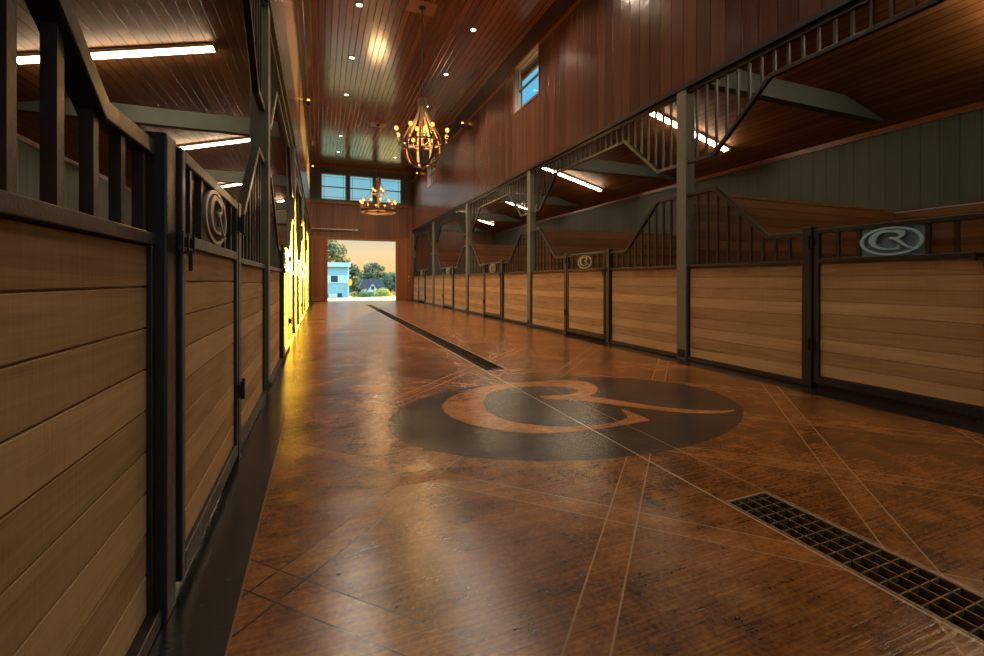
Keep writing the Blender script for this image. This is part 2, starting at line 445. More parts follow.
# green siding panel around the gable windows
g_ = struct(holed_wall('wall_far_upper', M['greenfar'], lambda u, w, z: (u, w, z), SL+.02, SR-.02, 4.90, 6.55, gw, YF-.02, YF-.001))
m = MB()
m.box(SL, SR, YF-.05, YF-.001, 4.80, 4.90).box(SL, SR, YF-.05, YF-.001, 6.55, 6.68)
m.box(SL+.001, SL+.10, YF-.05, YF-.001, 3.4, 4.8).box(SR-.10, SR-.001, YF-.05, YF-.001, 0.02, 4.8)
m.box(.347-.11, .347, YF-.03, YF-.001, 0.01, 3.14).box(3.655, 3.765, YF-.03, YF-.001, .01, 3.14).box(.347, 3.655, YF-.03, YF-.001, 3.03, 3.14)
struct(m.build('trim_1', M['trim']))
# frieze + trim along the tops of the aisle walls
for nm, s, d in (('right', SR, -1), ('left', SL, 1)):
    a, b = sorted((s, s+d*.012)); MBf = MB(); 
    # frieze is split around the side windows
    MBf.box(a, b, YB, YF-.06, 6.27, ZC); o = struct(MBf.build('trim_frieze_'+nm, M['frieze']))
    mb = MB(); a, b = sorted((s, s+d*.03))
    edges = [YB] + [q for w in (side_win if s > 0 else []) for q in (w[0]-.06, w[1]+.06)] + [YF-.06]
    for q in range(0, len(edges), 2): mb.box(a, b, edges[q], edges[q+1], 6.17, 6.235)
    struct(mb.build('trim_cap_'+nm, M['trim']))
    mb = MB(); a, b = sorted((s+d*.012, s-d*.2)); mb.box(a, b, YB, YF-.06, ZB-.065, ZB); struct(mb.build('trim_beam_'+nm, M['black']))
# windows
def window(name, mapf, h, w0, dep, inner, casing):
    u0, u1, z0, z1 = h
    e = bpy.data.objects.new(name, None); COL.objects.link(e); e['kind'] = 'structure'
    def bx(mb, a, b, c, d, wa, wb):
        p, q = mapf(a, wa, c), mapf(b, wb, d)
        mb.box(min(p[0], q[0]), max(p[0], q[0]), min(p[1], q[1]), max(p[1], q[1]), min(p[2], q[2]), max(p[2], q[2]))
    mb = MB(); t = .042
    for r in ((u0, u0+t, z0, z1), (u1-t, u1, z0, z1), (u0+t, u1-t, z0, z0+t), (u0+t, u1-t, z1-t, z1)): bx(mb, *r, w0+dep-.03, w0+dep+.03)
    mb.build('window_sash', M[inner], e)
    mb = MB(); zm = (z0+z1)/2 if abs(dep) < .12 else z0+.50*(z1-z0)
    bx(mb, u0+t, u1-t, zm-.022, zm+.022, w0+dep-.02, w0+dep+.02)
    mb.build('meeting_rail', M['dsash'], e)
    mb = MB()
    for a in (u0+t+.10, u1-t-.10): bx(mb, a-.008, a+.008, z0+t, z1-t, w0+dep+.004, w0+dep+.014)
    for a in (z0+t+.10, z1-t-.10): bx(mb, u0+t, u1-t, a-.008, a+.008, w0+dep+.004, w0+dep+.014)
    mb.build('glazing_bars', M['dsash'], e)
    mb = MB(); w = w0+dep
    mb.quad(mapf(u0+t, w, z0+t), mapf(u1-t, w, z0+t), mapf(u1-t, w, z1-t), mapf(u0+t, w, z1-t))
    mb.build('glass_pane', M['glass'], e)
    if casing:
        mb = MB(); l_ = .008; e1 = w0+dep-.03
        for r in ((u0, u0+l_, z0, z1), (u1-l_, u1, z0, z1), (u0+l_, u1-l_, z0, z0+l_), (u0+l_, u1-l_, z1-l_, z1)): bx(mb, *r, w0, e1)
        mb.build('reveal_lining', M['sash'], e)
        mb = MB(); c = .035; sgn = -1 if dep > 0 else 1
        for r in ((u0-c, u0, z0-c, z1+c), (u1, u1+c, z0-c, z1+c), (u0, u1, z0-c, z0), (u0, u1, z1, z1+c)): bx(mb, *r, w0+sgn*.022, w0)
        mb.build('window_casing', M['trim'], e)
k = 1
for h in gw: window('window_%d' % k, lambda u, w, z: (u, w, z), h, YF, .1, 'sash', False); k += 1
for h in side_win: window('window_%d' % k, lambda u, w, z: (w, u, z), h, SR, .12, 'sash', True); k += 1
# eaves seen through the side windows
m = MB(); m.box(SR+.22, SR+.72, YB, YF+.5, 6.62, 6.7).box(SR+.66, SR+.72, YB, YF+.5, 6.50, 6.62); struct(m.build('trim_eaves', M['soffit']))
# ceiling
m = MB(); m.box(SL-.2, SR+.2, YB, YF+.2, ZC, ZC+.12); ceiling = struct(m.build('ceiling', M['ceil']))
# sloped stall ceilings
def zl(s): return 6.08 - .26*s
for nm, f in (('right', lambda s: s), ('left', lambda s: 2*XC - s)):
    m = MB()
    A = [(f(s), y, zl(s)+dz) for y in (YB, YF) for s in (SR+.02, BR+.3) for dz in (0, .1)]
    v = [m.bm.verts.new(p) for p in A]
    for q in ((0,1,3,2),(4,6,7,5),(0,4,5,1),(2,3,7,6),(0,2,6,4),(1,5,7,3)): m.bm.faces.new([v[i] for i in q])
    struct(m.build('ceiling_'+nm, M['leanto']))
    a, b = sorted((f(BR), f(BR+.12)))
    m = MB(); m.box(a, b, YB, YF, 2.23, 3.75); struct(m.build('wall_back_'+nm, M['green']))
    m = MB(); n_ = 18
    for j in range(n_): m.box(a-(.02 if nm == 'right' else -.0), b+(0 if nm == 'right' else .02), YB, YF, .0+j*2.2/n_, (j+1)*2.2/n_-.004)
    a2, b2 = sorted((f(BR-.035), f(BR)))
    m.box(a2, b2, YB, YF, 2.2, 2.235)
    struct(m.build('wall_wainscot_'+nm, M['wains']))
    m = MB(); a2, b2 = sorted((f(BR-.03), f(BR))); m.box(a2, b2, YB, YF, 3.60, 3.70); struct(m.build('trim_back_'+nm, M['trim']))
# rear gable: solid beside the open rear doorway
struct(holed_wall('wall_rear', M['farwall'], lambda u, w, z: (u, w, z), BL-.2, BR+.2, 0, 6.95, [(.1, 3.9, -.1, 4.2), (.045, 1.22, 5.0, 6.27), (1.37, 2.52, 5.0, 6.27), (2.70, 3.93, 5.0, 6.27)], YB-.2, YB))

# doors at the far end: two parked sliding leaves, track
def leaf_door(name, x0, x1, hw):
    e = bpy.data.objects.new(name, None); COL.objects.link(e); e['kind'] = 'structure'
    mb = MB(); mb.box(x0, x1, YF-.11, YF-.06, .03, 3.2); mb.build('door_leaf', M['doorwood'], e)
    mb = MB()
    for a in (x0, x1-.09): mb.box(a, a+.09, YF-.13, YF-.11, .03, 3.2)
    mb.box(x0+.09, x1-.09, YF-.13, YF-.11, .03, .2).box(x0+.09, x1-.09, YF-.13, YF-.11, 3.05, 3.2)
    mb.build('door_frame', M['trim'], e)
    if hw:
        mb = MB(); xx = x1-.16
        mb.box(xx-.03, xx+.03, YF-.145, YF-.13, 1.15, 1.29); mb.tube([(xx, YF-.13, 1.22), (xx, YF-.19, 1.22), (xx+.10, YF-.19, 1.22)], .014)
        mb.build('lever_handle', M['brass'], e)
        mb = MB(); mb.box(xx-.03, xx+.03, YF-.155, YF-.13, .98, 1.05); mb.build('deadbolt', M['brass'], e)
leaf_door('door_1', 3.69, 4.44, True)
leaf_door('door_2', -.40, .20, False)
t = thing('door_track', 'thin pale rail on the gable wall above the doorway', 'rail', (.66, YF, 3.5))
m = MB(); m.box(-1.05, 1.05, -.09, -.06, .02, .06); m.build('track_rail', M['sash'], t)
for a in (-.9, 0, .9):
    m = MB(); m.box(a-.02, a+.02, -.06, 0, -.01, .09); m.build('track_bracket', M['black'], t)
m = MB(); m.box(.98, 1.10, -.10, -.055, .0, .08); m.build('track_stop', M['housing'], t)

# ------------------------------------------------------------------ stall fronts
ORD = {0: 'fifth', 1: 'fourth', 2: 'third', 3: 'second', 4: 'first'}   # counted from the far doorway
POSTORD = {0: 'sixth', 1: 'fifth', 2: 'fourth', 3: 'third', 4: 'second', 5: 'first'}
ROW = {1: 'the row under the high side windows', -1: 'the sunlit row facing the high side windows'}
def gate_mid(side, k):
    """gate centre, half distance of the gate posts, knee distances of the rails"""
    c = (P[k]+P[k+1])/2
    return (c, .683, (1.2, 1.2)) if side > 0 else (c+.067, .638, (1.36, 1.3))
def rail_poly(pts, h):
    """thicken an open polyline in (t,z) by h (mitred), pts on its top edge"""
    up, dn = [], []
    for i, p in enumerate(pts):
        ns = []
        for a, b in ((i-1, i), (i, i+1)):
            if a < 0 or b >= len(pts): continue
            d = Vector((pts[b][0]-pts[a][0], pts[b][1]-pts[a][1])).normalized(); n = Vector((-d.y, d.x))
            if n.y < 0: n = -n
            ns.append(n)
        n = sum(ns, Vector((0, 0))).normalized(); k = h/max(.4, n.dot(ns[0]))
        up.append((p[0], p[1])); dn.append((p[0]-n.x*k, p[1]-n.y*k))
    return up + dn[::-1]
def zat(pts, t):
    for (a, za), (b, zb) in zip(pts, pts[1:]):
        if min(a, b) <= t <= max(a, b): return za + (zb-za)*(t-a)/(b-a)
    return pts[-1][1]

def stall_front(side, k, near):
    """fixed panel between a roof post and a gate post"""
    s0 = SR if side > 0 else SL
    wt, rz = (1.215, 1.53) if side > 0 else (1.155, 1.468)
    mh = .036
    cen, hg, kn = gate_mid(side, k)
    tp, tg = (P[k], cen-hg) if near else (P[k+1], cen+hg)
    kn = kn[0] if near else kn[1]
    dr = 1 if tg < tp else -1
    X = lambda d: s0 + side*d
    where = ('between %s post and %s gate from doorway' if near else 'between %s gate and %s post from doorway')
    where %= (POSTORD[k], ORD[k]) if near else (ORD[k], POSTORD[k+1])
    th = thing('stall_barrier', 'stall planking %s, %s' % (where, 'side-window row' if side > 0 else 'sunlit row'),
               'stall planking', (s0, tp, 0), 'fixed planked stall fronts')
    o = lambda mb, nm, mt, **kw: mb.build(nm, mt, th, **kw)
    def bx(mb, d0, d1, t0, t1, z0, z1):
        a, b = sorted((side*d0, side*d1)); c, d = sorted((t0-tp, t1-tp)); mb.box(a, b, c, d, z0, z1)
    pe = tp + (tg-tp)/abs(tg-tp)*(.085 if not (k == 4 and not near) else .180)      # inner face of roof post
    ge = tg - (tg-tp)/abs(tg-tp)*.047
    mb = MB(); bx(mb, 0, .09, tg-.047, tg+.047, 0, 1.57 if side > 0 else 1.50); o(mb, 'gate_post', M['steel'], bevel=.006)
    mb = MB(); n = 9; z0 = .055; hh = (wt-z0)/n
    for j in range(n): bx(mb, .045, .075, pe, ge, z0+j*hh, z0+(j+1)*hh-.0055)
    bx(mb, .055, .07, pe, ge, z0, wt-.01)
    o(mb, 'planks', M['plank'], bevel=.0015)
    mb = MB()
    bx(mb, .012, .085, pe, ge, .004, z0); bx(mb, .025, .085, pe, ge, wt, wt+mh)
    for q in (pe, ge): bx(mb, .03, .085, q, q+(.022 if q == min(pe, ge) else -.022), z0, wt)
    o(mb, 'frame', M['steel'], bevel=.003)
    u = (tg-tp)/abs(tg-tp)
    pts = [(ge, rz), (tp+u*kn, rz), (tp+u*.49, 2.20 - (0 if side > 0 else .06)), (pe, 2.19 - (0 if side > 0 else .06))]
    pts = sorted(pts)
    poly = rail_poly(pts, .045)
    mb = MB(); mb.prism([(a-tp, z) for a, z in poly], lambda a, z, w: (side*w, a, z), .025, .08); o(mb, 'top_rail', M['steel'], bevel=.004)
    t = tp + u*(.235 if side > 0 else .30)
    while abs(t-tp) < abs(ge-tp) - .05:
        mb = MB(); zt = min(zat(pts, t-.013), zat(pts, t+.013)) - .045
        bx(mb, .04, .066, t-.013, t+.013, wt+mh, zt)
        mb.build('bar', M['steel'], th); t += u*.1475
    return th

def emblem_plate(gate, side, d0, tc, z0, z1, blue):
    mp, mr_ = (M['plate'], M['plate_light']) if blue else (M['steel'], M['silver'])
    """raised oval with the CR monogram on a plate; viewed from the aisle"""
    ty = -1 if side > 0 else 1
    rx, rz, zc = .218, (z1-z0)/2-.004, (z0+z1)/2
    f = lambda u, v, w: (side*(d0-w), tc + ty*u*rx, zc + v*rz)
    mb = MB(); a, b = sorted((side*d0, side*(d0+.006))); mb.box(a, b, tc-.226, tc+.226, z0, z1)
    pl = mb.build('emblem_plate', mp, gate)
    mb = MB(); mb.band([(u*.90, v*.90) for u, v in OVAL], [(u*1.03, v*1.03) for u, v in OVAL], f, .008, .022)
    mb.build('emblem_ring', mr_, pl, bevel=.002)
    mb = MB(); mb.prism([(u*1.05, v*1.0-.08) for u, v in EM], f, .008, .026)
    mb.build('monogram', mr_, pl, bevel=.0015)

def stall_gate(side, k):
    s0 = SR if side > 0 else SL
    dz = 0 if side > 0 else -.05
    cen, hg, _ = gate_mid(side, k); hy = cen + hg - .063
    ajar = 0
    if side < 0 and k == 0: ajar = math.radians(.5)
    extra = {(1, 0): 'with emblem tinted blue for skylight', (-1, 0): 'slightly ajar'}.get((side, k), 'with emblem')
    th = thing('stall_gate', 'plank stall gate %s, %s from the doorway, %s' % (extra, ORD[k], 'side-window row' if side > 0 else 'sunlit row'),
               'gate', (s0, hy, 0), 'plank stall gates', rz=ajar)
    def bx(mb, d0, d1, t0, t1, z0, z1):
        a, b = sorted((side*d0, side*d1)); mb.box(a, b, t0-hy, t1-hy, z0+ (dz if z0 > .5 else 0), z1 + (dz if z1 > .5 else 0))
    t0, t1 = cen-hg+.073, cen+hg-.073; w = .042
    mb = MB()
    bx(mb, 0, .045, t0, t0+w, .05, 1.54); bx(mb, 0, .045, t1-w, t1, .05, 1.54)
    bx(mb, 0, .045, t0+w, t1-w, 1.498, 1.54); bx(mb, 0, .045, t0+w, t1-w, .05, .125); bx(mb, 0, .045, t0+w, t1-w, 1.215, 1.257)
    mb.build('gate_frame', M['steel'], th, bevel=.004)
    mb = MB(); n = 9; z0 = .13; hh = (1.21+dz-z0)/n
    for j in range(n):
        mb.box(*sorted((side*.015, side*.04)), t0+w+.005-hy, t1-w-.005-hy, z0+j*hh, z0+(j+1)*hh-.0055)
    mb.box(*sorted((side*.024, side*.036)), t0+w-hy, t1-w-hy, z0-.005, 1.215+dz)
    mb.build('planks', M['plank'], th, bevel=.0015)
    for q in (-.41, -.24, .24, .41):
        mb = MB(); bx(mb, .01, .036, cen+q-.014, cen+q+.014, 1.257, 1.498); mb.build('bar', M['steel'], th)
    emblem_plate(th, side, .022, cen-hy, 1.257+dz, 1.498+dz, side > 0 and k == 0)
    for z in (.38, 1.38):
        mb = MB(); bx(mb, -.012, 0, t1-.01, t1+.085, z+.0, z+.075); bx(mb, -.03, -.012, t1+.035, t1+.05, z-.02, z+.1); bx(mb, -.03, -.012, t1+.005, t1+.02, z-.01, z+.09)
        mb.build('hinge', M['black'], th)
    mb = MB()
    for z in (1.195, 1.24):
        bx(mb, -.012, 0, t0-.07, t0+.10, z, z+.014)
    for q in (-.06, .005, .08): bx(mb, -.017, 0, t0+q, t0+q+.012, 1.19, 1.258)
    bx(mb, -.022, -.010, t0+.03, t0+.042, 1.13, 1.20)
    mb.build('latch', M['black'], th, bevel=.002)

def overhead(side, k):
    s0 = SR if side > 0 else SL
    th = thing('hanging_grille', 'barred grille under the wall above the %s gate from the doorway, %s' % (ORD[k], 'side-window row' if side > 0 else 'sunlit row'),
               'grille', (s0, (P[k]+P[k+1])/2, ZB-.07), 'barred grilles over the stall fronts')
    oy, oz = th.location.y, th.location.z
    a, b = P[k]+.085, P[k+1]-(.085 if k < 4 else .180); top = ZB-.067
    mb = MB(); mb.box(*sorted((side*.03, side*.075)), a-oy, b-oy, top-.06-oz, top-oz); mb.build('top_rail', M['steel'], th, bevel=.004)
    L = [(a, 2.62), (P[k]+.47, 2.62), (P[k]+1.2, 3.27), (P[k+1]-1.2, 3.27), (P[k+1]-.47, 2.62), (b, 2.62)]
    poly = rail_poly(L, .045)
    mb = MB(); mb.prism([(t-oy, z-oz) for t, z in poly], lambda t, z, w: (side*w, t, z), .028, .078); mb.build('bottom_rail', M['steel'], th, bevel=.004)
    t = P[k]+.235
    while t < b-.05:
        zz = max(zat(L, t-.013), zat(L, t+.013)) - .004
        mb = MB(); mb.box(*sorted((side*.04, side*.066)), t-.013-oy, t+.013-oy, zz-oz, top-.06-oz); mb.build('bar', M['steel'], th); t += .1482

for side in (1, -1):
    s0 = SR if side > 0 else SL
    for k in range(6):
        if k == 5: lab = 'green-grey timber post standing against the far gable wall, %s' % ('under side windows' if side > 0 else 'sunlit row')
        elif k == 0: lab = 'green-grey timber post beside the camera, %s' % ('under side windows' if side > 0 else 'sunlit row')
        else: lab = 'green-grey timber post, %s from the doorway in %s' % (POSTORD[k], ROW[side])
        yy = P[k] if k < 5 else P[k]-.09
        th = thing('stall_post', lab, 'post', (s0, yy, 0), 'timber posts carrying the aisle walls')
        a, b = sorted((0 if True else 0, side*.15))
        mb = MB(); mb.box(a, b, -.082, .082, 0, ZB-.066); mb.build('timber', M['post'], th, bevel=.006)
        mb = MB(); c, d = sorted((-side*.006, side*.0)); mb.box(c, d, -.06, .06, .03, .13); mb.build('base_plate', M['black'], th)
        mb = MB(); c, d = sorted((-side*.014, -side*.006))
        for q in (-.035, .035):
            mb = MB(); mb.box(c, d, q-.012, q+.012, .07, .094); mb.build('anchor_bolt', M['black'], th)
    for k in range(5):
        stall_front(side, k, True); stall_front(side, k, False); stall_gate(side, k); overhead(side, k)
    f = (lambda s: s) if side > 0 else (lambda s: 2*XC - s)
    for k in range(1 if side > 0 else 3, 5):
        th = thing('stall_divider', 'brown plank divider wall behind the %s green post from the doorway, %s' % (POSTORD[k], 'side-window row' if side > 0 else 'sunlit row'),
                   'divider wall', (f(SR+.16), P[k], 0), 'plank dividers between stalls')
        mb = MB(); n = 18
        a, b = sorted((0, f(BR-.005)-f(SR+.16)))
        for j in range(n): mb.box(a, b, -.035, .035, .02+j*2.18/n, .02+(j+1)*2.18/n-.004)
        mb.build('planks', M['divider'], th)
        mb = MB(); mb.box(a, b, -.045, .045, 2.2, 2.235); mb.build('cap_rail', M['trim'], th)
    for k in range(0, 6):
        # tie beam with a tapered outer end
        yy = P[k] if k < 5 else P[k]-.12
        mb = MB(); q = [(SR+.16, 3.70), (8.77, 3.70), (8.77, 3.73), (7.75, 3.985), (SR+.16, 3.985)]
        mb.prism(q, lambda u, z, w: (f(u), yy+w, z), -.07, .07)
        ob = mb.build('tie_beam', M['beam']); tag(ob, 'green-grey tie beam above the %s post from the doorway, %s' % (POSTORD[k], 'side-window row' if side > 0 else 'sunlit row'), 'beam', 'tie beams across the stalls', 'structure')
    m = MB()
    a, b = sorted((s0-side*.2 , s0+side*.02))

# ------------------------------------------------------------------ fluorescent fixtures in the stalls
def fluoro(side, k, y, x0, x1):
    zc = lambda x: (zl(x) if side > 0 else zl(2*XC-x))
    xm = (x0+x1)/2; sl = -.26 if side > 0 else .26
    th = thing('fluorescent_light', 'white twin-tube strip light on the stall ceiling, %s from the doorway, %s' % (ORD[k], 'side-window row' if side > 0 else 'sunlit row'),
               'light fixture', (xm, y, zc(xm)), 'strip lights on the stall ceilings')
    L = abs(x1-x0)/math.cos(math.atan(.26))
    th.rotation_euler = (0, -math.atan(sl), 0)
    mb = MB(); mb.box(-L/2, L/2, -.07, .07, -.055, -.004); mb.build('housing', M['housing'], th, bevel=.006)
    mb = MB()
    for e in (-1, 1): mb.box(e*L/2-.02, e*L/2+.02, -.075, .075, -.10, -.004)
    mb.build('end_cap', M['housing'], th)
    for q in (-.04, .04):
        mb = MB(); mb.tube([(-L/2+.02, q, -.077), (L/2-.02, q, -.077)], .0165, 10); mb.build('tube', M['tube'], th, smooth=True)
for k in range(5):
    c = (P[k]+P[k+1])/2
    fluoro(1, k, c+.22, 6.03, 8.25)
    fluoro(-1, k, c+.95, -3.81, -1.5)

# ------------------------------------------------------------------ recessed ceiling lights, wall spots
rows = [-1.0, 2.35, 4.7, 7.05, 9.4, 11.7, 14.1, 18.2, 20.5]  # near rows are out of view, added to brighten the aisle
def spot(name, parent, loc, energy, col, size=2.2, r=.06, blend=.6, rot=(0,0,0)):
    l = bpy.data.lights.new(name, 'SPOT'); l.energy = energy; l.color = col; l.spot_size = size; l.spot_blend = blend; l.shadow_soft_size = r
    o = bpy.data.objects.new(name, l); COL.objects.link(o); o.location = loc; o.rotation_euler = rot
    if parent: o.parent = parent
    return o
DL = []
nth = {20.5: 'first', 18.2: 'second', 14.1: 'third', 11.7: 'fourth', 9.4: 'fifth', 7.05: 'sixth', 4.7: 'unseen seventh', 2.35: 'unseen eighth', -1.0: 'unseen ninth'}
for x, rn in ((.75, 'line over the sunlit row'), (3.22, 'line over the side-window row')):
    for y in rows:
        th = thing('recessed_ceiling_light', 'small round recessed ceiling light, %s from the far gable, %s' % (nth[y], rn), 'ceiling light', (x, y, ZC), 'recessed ceiling lights')
        mb = MB(); mb.lathe([(.075, -.001), (.085, -.012), (.062, -.016), (.056, -.004)], n=20); mb.build('trim_ring', M['housing'], th, smooth=True)
        mb = MB(); mb.lathe([(.056, -.008), (.056, -.005)], n=20); mb.build('lens', M['lens'], th)
        DL.append(spot('lamp', th, (0, 0, -.03), 30 if y < 3 else 150 if y < 8 else 290, (1, .80, .58)))
for i, (s, y, d) in enumerate(((SR, 13.75, -1), (SR, 21.0, -1), (SL, 13.6, 1), (SL, 21.4, 1))):
    th = thing('wall_spotlight', 'small glowing spotlight on the wall trim, %s, %s' % (('midway along the aisle' if y < 15 else 'close to the gable'), 'side-window wall' if s > 0 else 'sunlit wall'),
               'wall light', (s, y, 6.12), 'small spotlights on the wall trim')
    mb = MB(); mb.box(*sorted((0, d*.02)), -.05, .05, -.06, .06); mb.tube([(d*.02, 0, 0), (d*.13, 0, .0)], .012); mb.build('bracket', M['black'], th)
    mb = MB(); mb.tube([(d*.13, 0, -.11), (d*.13, 0, .03)], [.05, .045], 14); mb.build('lamp_head', M['black'], th, smooth=True)
    mb = MB(); mb.sphere((d*.13, -.0, .055), .045); mb.build('bulb', M['bulb'], th, smooth=True)

# ------------------------------------------------------------------ chandeliers
def candle(th, c, r_arm, ang, zb):
    cx, cy = c[0], c[1]
    mb = MB(); mb.lathe([(.001, zb-.01), (.035, zb), (.03, zb+.012), (.013, zb+.014), (.013, zb+.10), (.001, zb+.10)], cx, cy, 10)
    o = mb.build('candle_sleeve', M['rust'], th, smooth=True)
    mb = MB(); mb.lathe([(.001, zb+.10), (.018, zb+.108), (.036, zb+.128), (.042, zb+.15), (.036, zb+.172), (.02, zb+.19), (.001, zb+.197)], cx, cy, 10)
    mb.build('bulb', M['bulb'], th, smooth=True)
def point(name, parent, loc, e, col, r):
    l = bpy.data.lights.new(name, 'POINT'); l.energy = e; l.color = col; l.shadow_soft_size = r
    o = bpy.data.objects.new(name, l); COL.objects.link(o); o.location = loc; o.parent = parent; return o
# teardrop of bent barrel staves
C1 = (1.97, 9.0)
th = thing('stave_chandelier', 'teardrop chandelier of bent golden barrel staves with candle bulbs', 'chandelier', (C1[0], C1[1], 3.38))
Z = lambda z: z - 3.38
mb = MB(); mb.box(-.28, .28, -.22, .22, Z(ZC)-.02, Z(ZC)-.001); mb.build('ceiling_plate', M['trim'], th)
mb = MB(); mb.lathe([(.001, Z(ZC)-.07), (.05, Z(ZC)-.06), (.075, Z(ZC)-.02)], n=16); mb.build('canopy', M['black'], th, smooth=True)
mb = MB(); mb.tube([(0, 0, Z(4.8)), (0, 0, Z(ZC)-.05)], .011); mb.build('hanging_rod', M['black'], th)
prof = [(.085, 4.78), (.085, 4.62), (.105, 4.48), (.175, 4.33), (.28, 4.17), (.365, 4.0), (.405, 3.84), (.40, 3.70), (.35, 3.57), (.27, 3.47), (.18, 3.42)]
for q in range(9):
    a = 2*PI*q/9 + .2
    mb = MB(); rings = []
    ca, sa = math.cos(a), math.sin(a)
    for i, (r, z) in enumerate(prof):
        w = .024 if i > 2 else .022
        pz = prof[min(i+1, len(prof)-1)]; mz = prof[max(i-1, 0)]
        dx, dzz = pz[0]-mz[0], pz[1]-mz[1]; l = math.hypot(dx, dzz); nx, nz = -dzz/l, dx/l
        ring = []
        for (uu, vv) in ((-w, -.009), (w, -.009), (w, .009), (-w, .009)):
            rr = r + nx*vv; zz = z + nz*vv
            ring.append(mb.bm.verts.new((rr*ca - uu*sa, rr*sa + uu*ca, Z(zz))))
        rings.append(ring)
    for r0, r1 in zip(rings, rings[1:]):
        for j in range(4): mb.bm.faces.new((r0[j], r0[(j+1)%4], r1[(j+1)%4], r1[j]))
    mb.bm.faces.new(rings[0]); mb.bm.faces.new(rings[-1])
    mb.build('stave', M['gold'], th)
mb = MB()
circ = lambda r, n=32: [(r*math.cos(2*PI*i/n), r*math.sin(2*PI*i/n)) for i in range(n)]
F = lambda u, v, w: (u, v, w)
mb.band(circ(.155), circ(.20), F, Z(3.405), Z(3.43)); mb.build('bottom_ring', M['rust'], th)
mb = MB(); mb.lathe([(.001, Z(4.80)), (.10, Z(4.79)), (.10, Z(4.62)), (.097, Z(4.62)), (.097, Z(4.77))], n=24); mb.build('top_collar', M['rust'], th)
mb = MB(); mb.band(circ(.385), circ(.398), F, Z(3.87), Z(3.90)); mb.build('hoop', M['rust'], th)
mb = MB(); mb.tube([(0, 0, Z(3.75)), (0, 0, Z(4.75))], .018); mb.lathe([(.001, Z(3.74)), (.05, Z(3.78)), (.05, Z(3.84)), (.02, Z(3.86))]); mb.build('centre_column', M['rust'], th)
for q in range(8):
    a = 2*PI*q/8 + .15; ca, sa = math.cos(a), math.sin(a)
    mb = MB(); mb.tube([(r*ca, r*sa, Z(z)) for r, z in ((.04, 3.81), (.2, 3.80), (.40, 3.80), (.50, 3.83), (.55, 3.95))], .009, 6); mb.build('arm', M['black'], th)
    candle(th, (.55*ca, .55*sa), .55, a, Z(3.95))
for q in range(3):
    a = 2*PI*q/3 + .9; candle(th, (.11*math.cos(a), .11*math.sin(a)), .1, a, Z(4.02))
point('lamp', th, (0, 0, Z(4.05)), 110, (1, .56, .2), .25)
# wheel chandelier
C2 = (1.97, 16.4)
th = thing('wheel_chandelier', 'round iron wheel chandelier with a ring of candle bulbs before the gable windows', 'chandelier', (C2[0], C2[1], 3.5))
Z = lambda z: z - 3.5
mb = MB(); mb.box(-.28, .28, -.22, .22, Z(ZC)-.02, Z(ZC)-.001); mb.build('ceiling_plate', M['trim'], th)
mb = MB(); mb.lathe([(.001, Z(ZC)-.07), (.05, Z(ZC)-.06), (.075, Z(ZC)-.02)], n=16); mb.build('canopy', M['black'], th, smooth=True)
mb = MB(); mb.tube([(0, 0, Z(4.75)), (0, 0, Z(ZC)-.05)], .011); mb.build('hanging_rod', M['black'], th)
mb = MB(); mb.band(circ(.60, 48), circ(.63, 48), F, Z(3.50), Z(3.58)); mb.build('wheel_rim', M['rust'], th)
mb = MB(); mb.band(circ(.585, 48), circ(.645, 48), F, Z(3.70), Z(3.725)); mb.build('candle_rim', M['rust'], th)
for q in range(6):
    a = PI*q/3 + .3; mb = MB(); mb.tube([(.05*math.cos(a), .05*math.sin(a), Z(3.56)), (.6*math.cos(a), .6*math.sin(a), Z(3.54))], .014, 6); mb.build('spoke', M['rust'], th)
    mb = MB(); mb.tube([(.61*math.cos(a), .61*math.sin(a), Z(3.58)), (.50*math.cos(a), .50*math.sin(a), Z(3.95)), (.25*math.cos(a), .25*math.sin(a), Z(4.25)), (.09*math.cos(a), .09*math.sin(a), Z(4.62))], .009, 6); mb.build('stay', M['rust'], th)
mb = MB(); mb.lathe([(.001, Z(3.46)), (.06, Z(3.50)), (.05, Z(3.6)), (.03, Z(3.8)), (.035, Z(4.3)), (.09, Z(4.55)), (.10, Z(4.72)), (.001, Z(4.78))], n=16); mb.build('centre_column', M['rust'], th, smooth=True)
mb = MB(); mb.band(circ(.20), circ(.215), F, Z(4.16), Z(4.18)); mb.build('upper_hoop', M['rust'], th)
for q in range(12):
    a = 2*PI*q/12; ca, sa = math.cos(a), math.sin(a)
    mb = MB(); mb.tube([(.615*ca, .615*sa, Z(3.58)), (.615*ca, .615*sa, Z(3.705))], .010, 6); mb.build('riser', M['rust'], th)
    candle(th, (.615*ca, .615*sa), 0, a, Z(3.725))
for q in range(4):
    a = 2*PI*q/4+.4; candle(th, (.207*math.cos(a), .207*math.sin(a)), 0, a, Z(4.18))
candle(th, (0, 0), 0, 0, Z(4.77)) if False else None
point('lamp', th, (0, 0, Z(3.95)), 110, (1, .60, .25), .3)

# ------------------------------------------------------------------ outside
m = MB(); nx = 40
rowsY = [YF+.2, 26, 32, 45, 70, 110, 240]
def gz(y): return 0 if y <= 26 else -.035*(y-26)
for a, b in zip(rowsY, rowsY[1:]):
    m.quad((-90, a, gz(a)-.02), (140, a, gz(a)-.02), (140, b, gz(b)-.02), (-90, b, gz(b)-.02))
struct(m.build('ground_outside', M['ground']))
m = MB(); m.box(-.4, 4.4, YF+.2, YF+3, -.1, .0); struct(m.build('ground_apron', M['concrete']))
m = MB(); m.quad((-40, YB-60, -.03), (40, YB-60, -.03), (40, YB, -.03), (-40, YB, -.03)); struct(m.build('ground_rear', M['ground']))

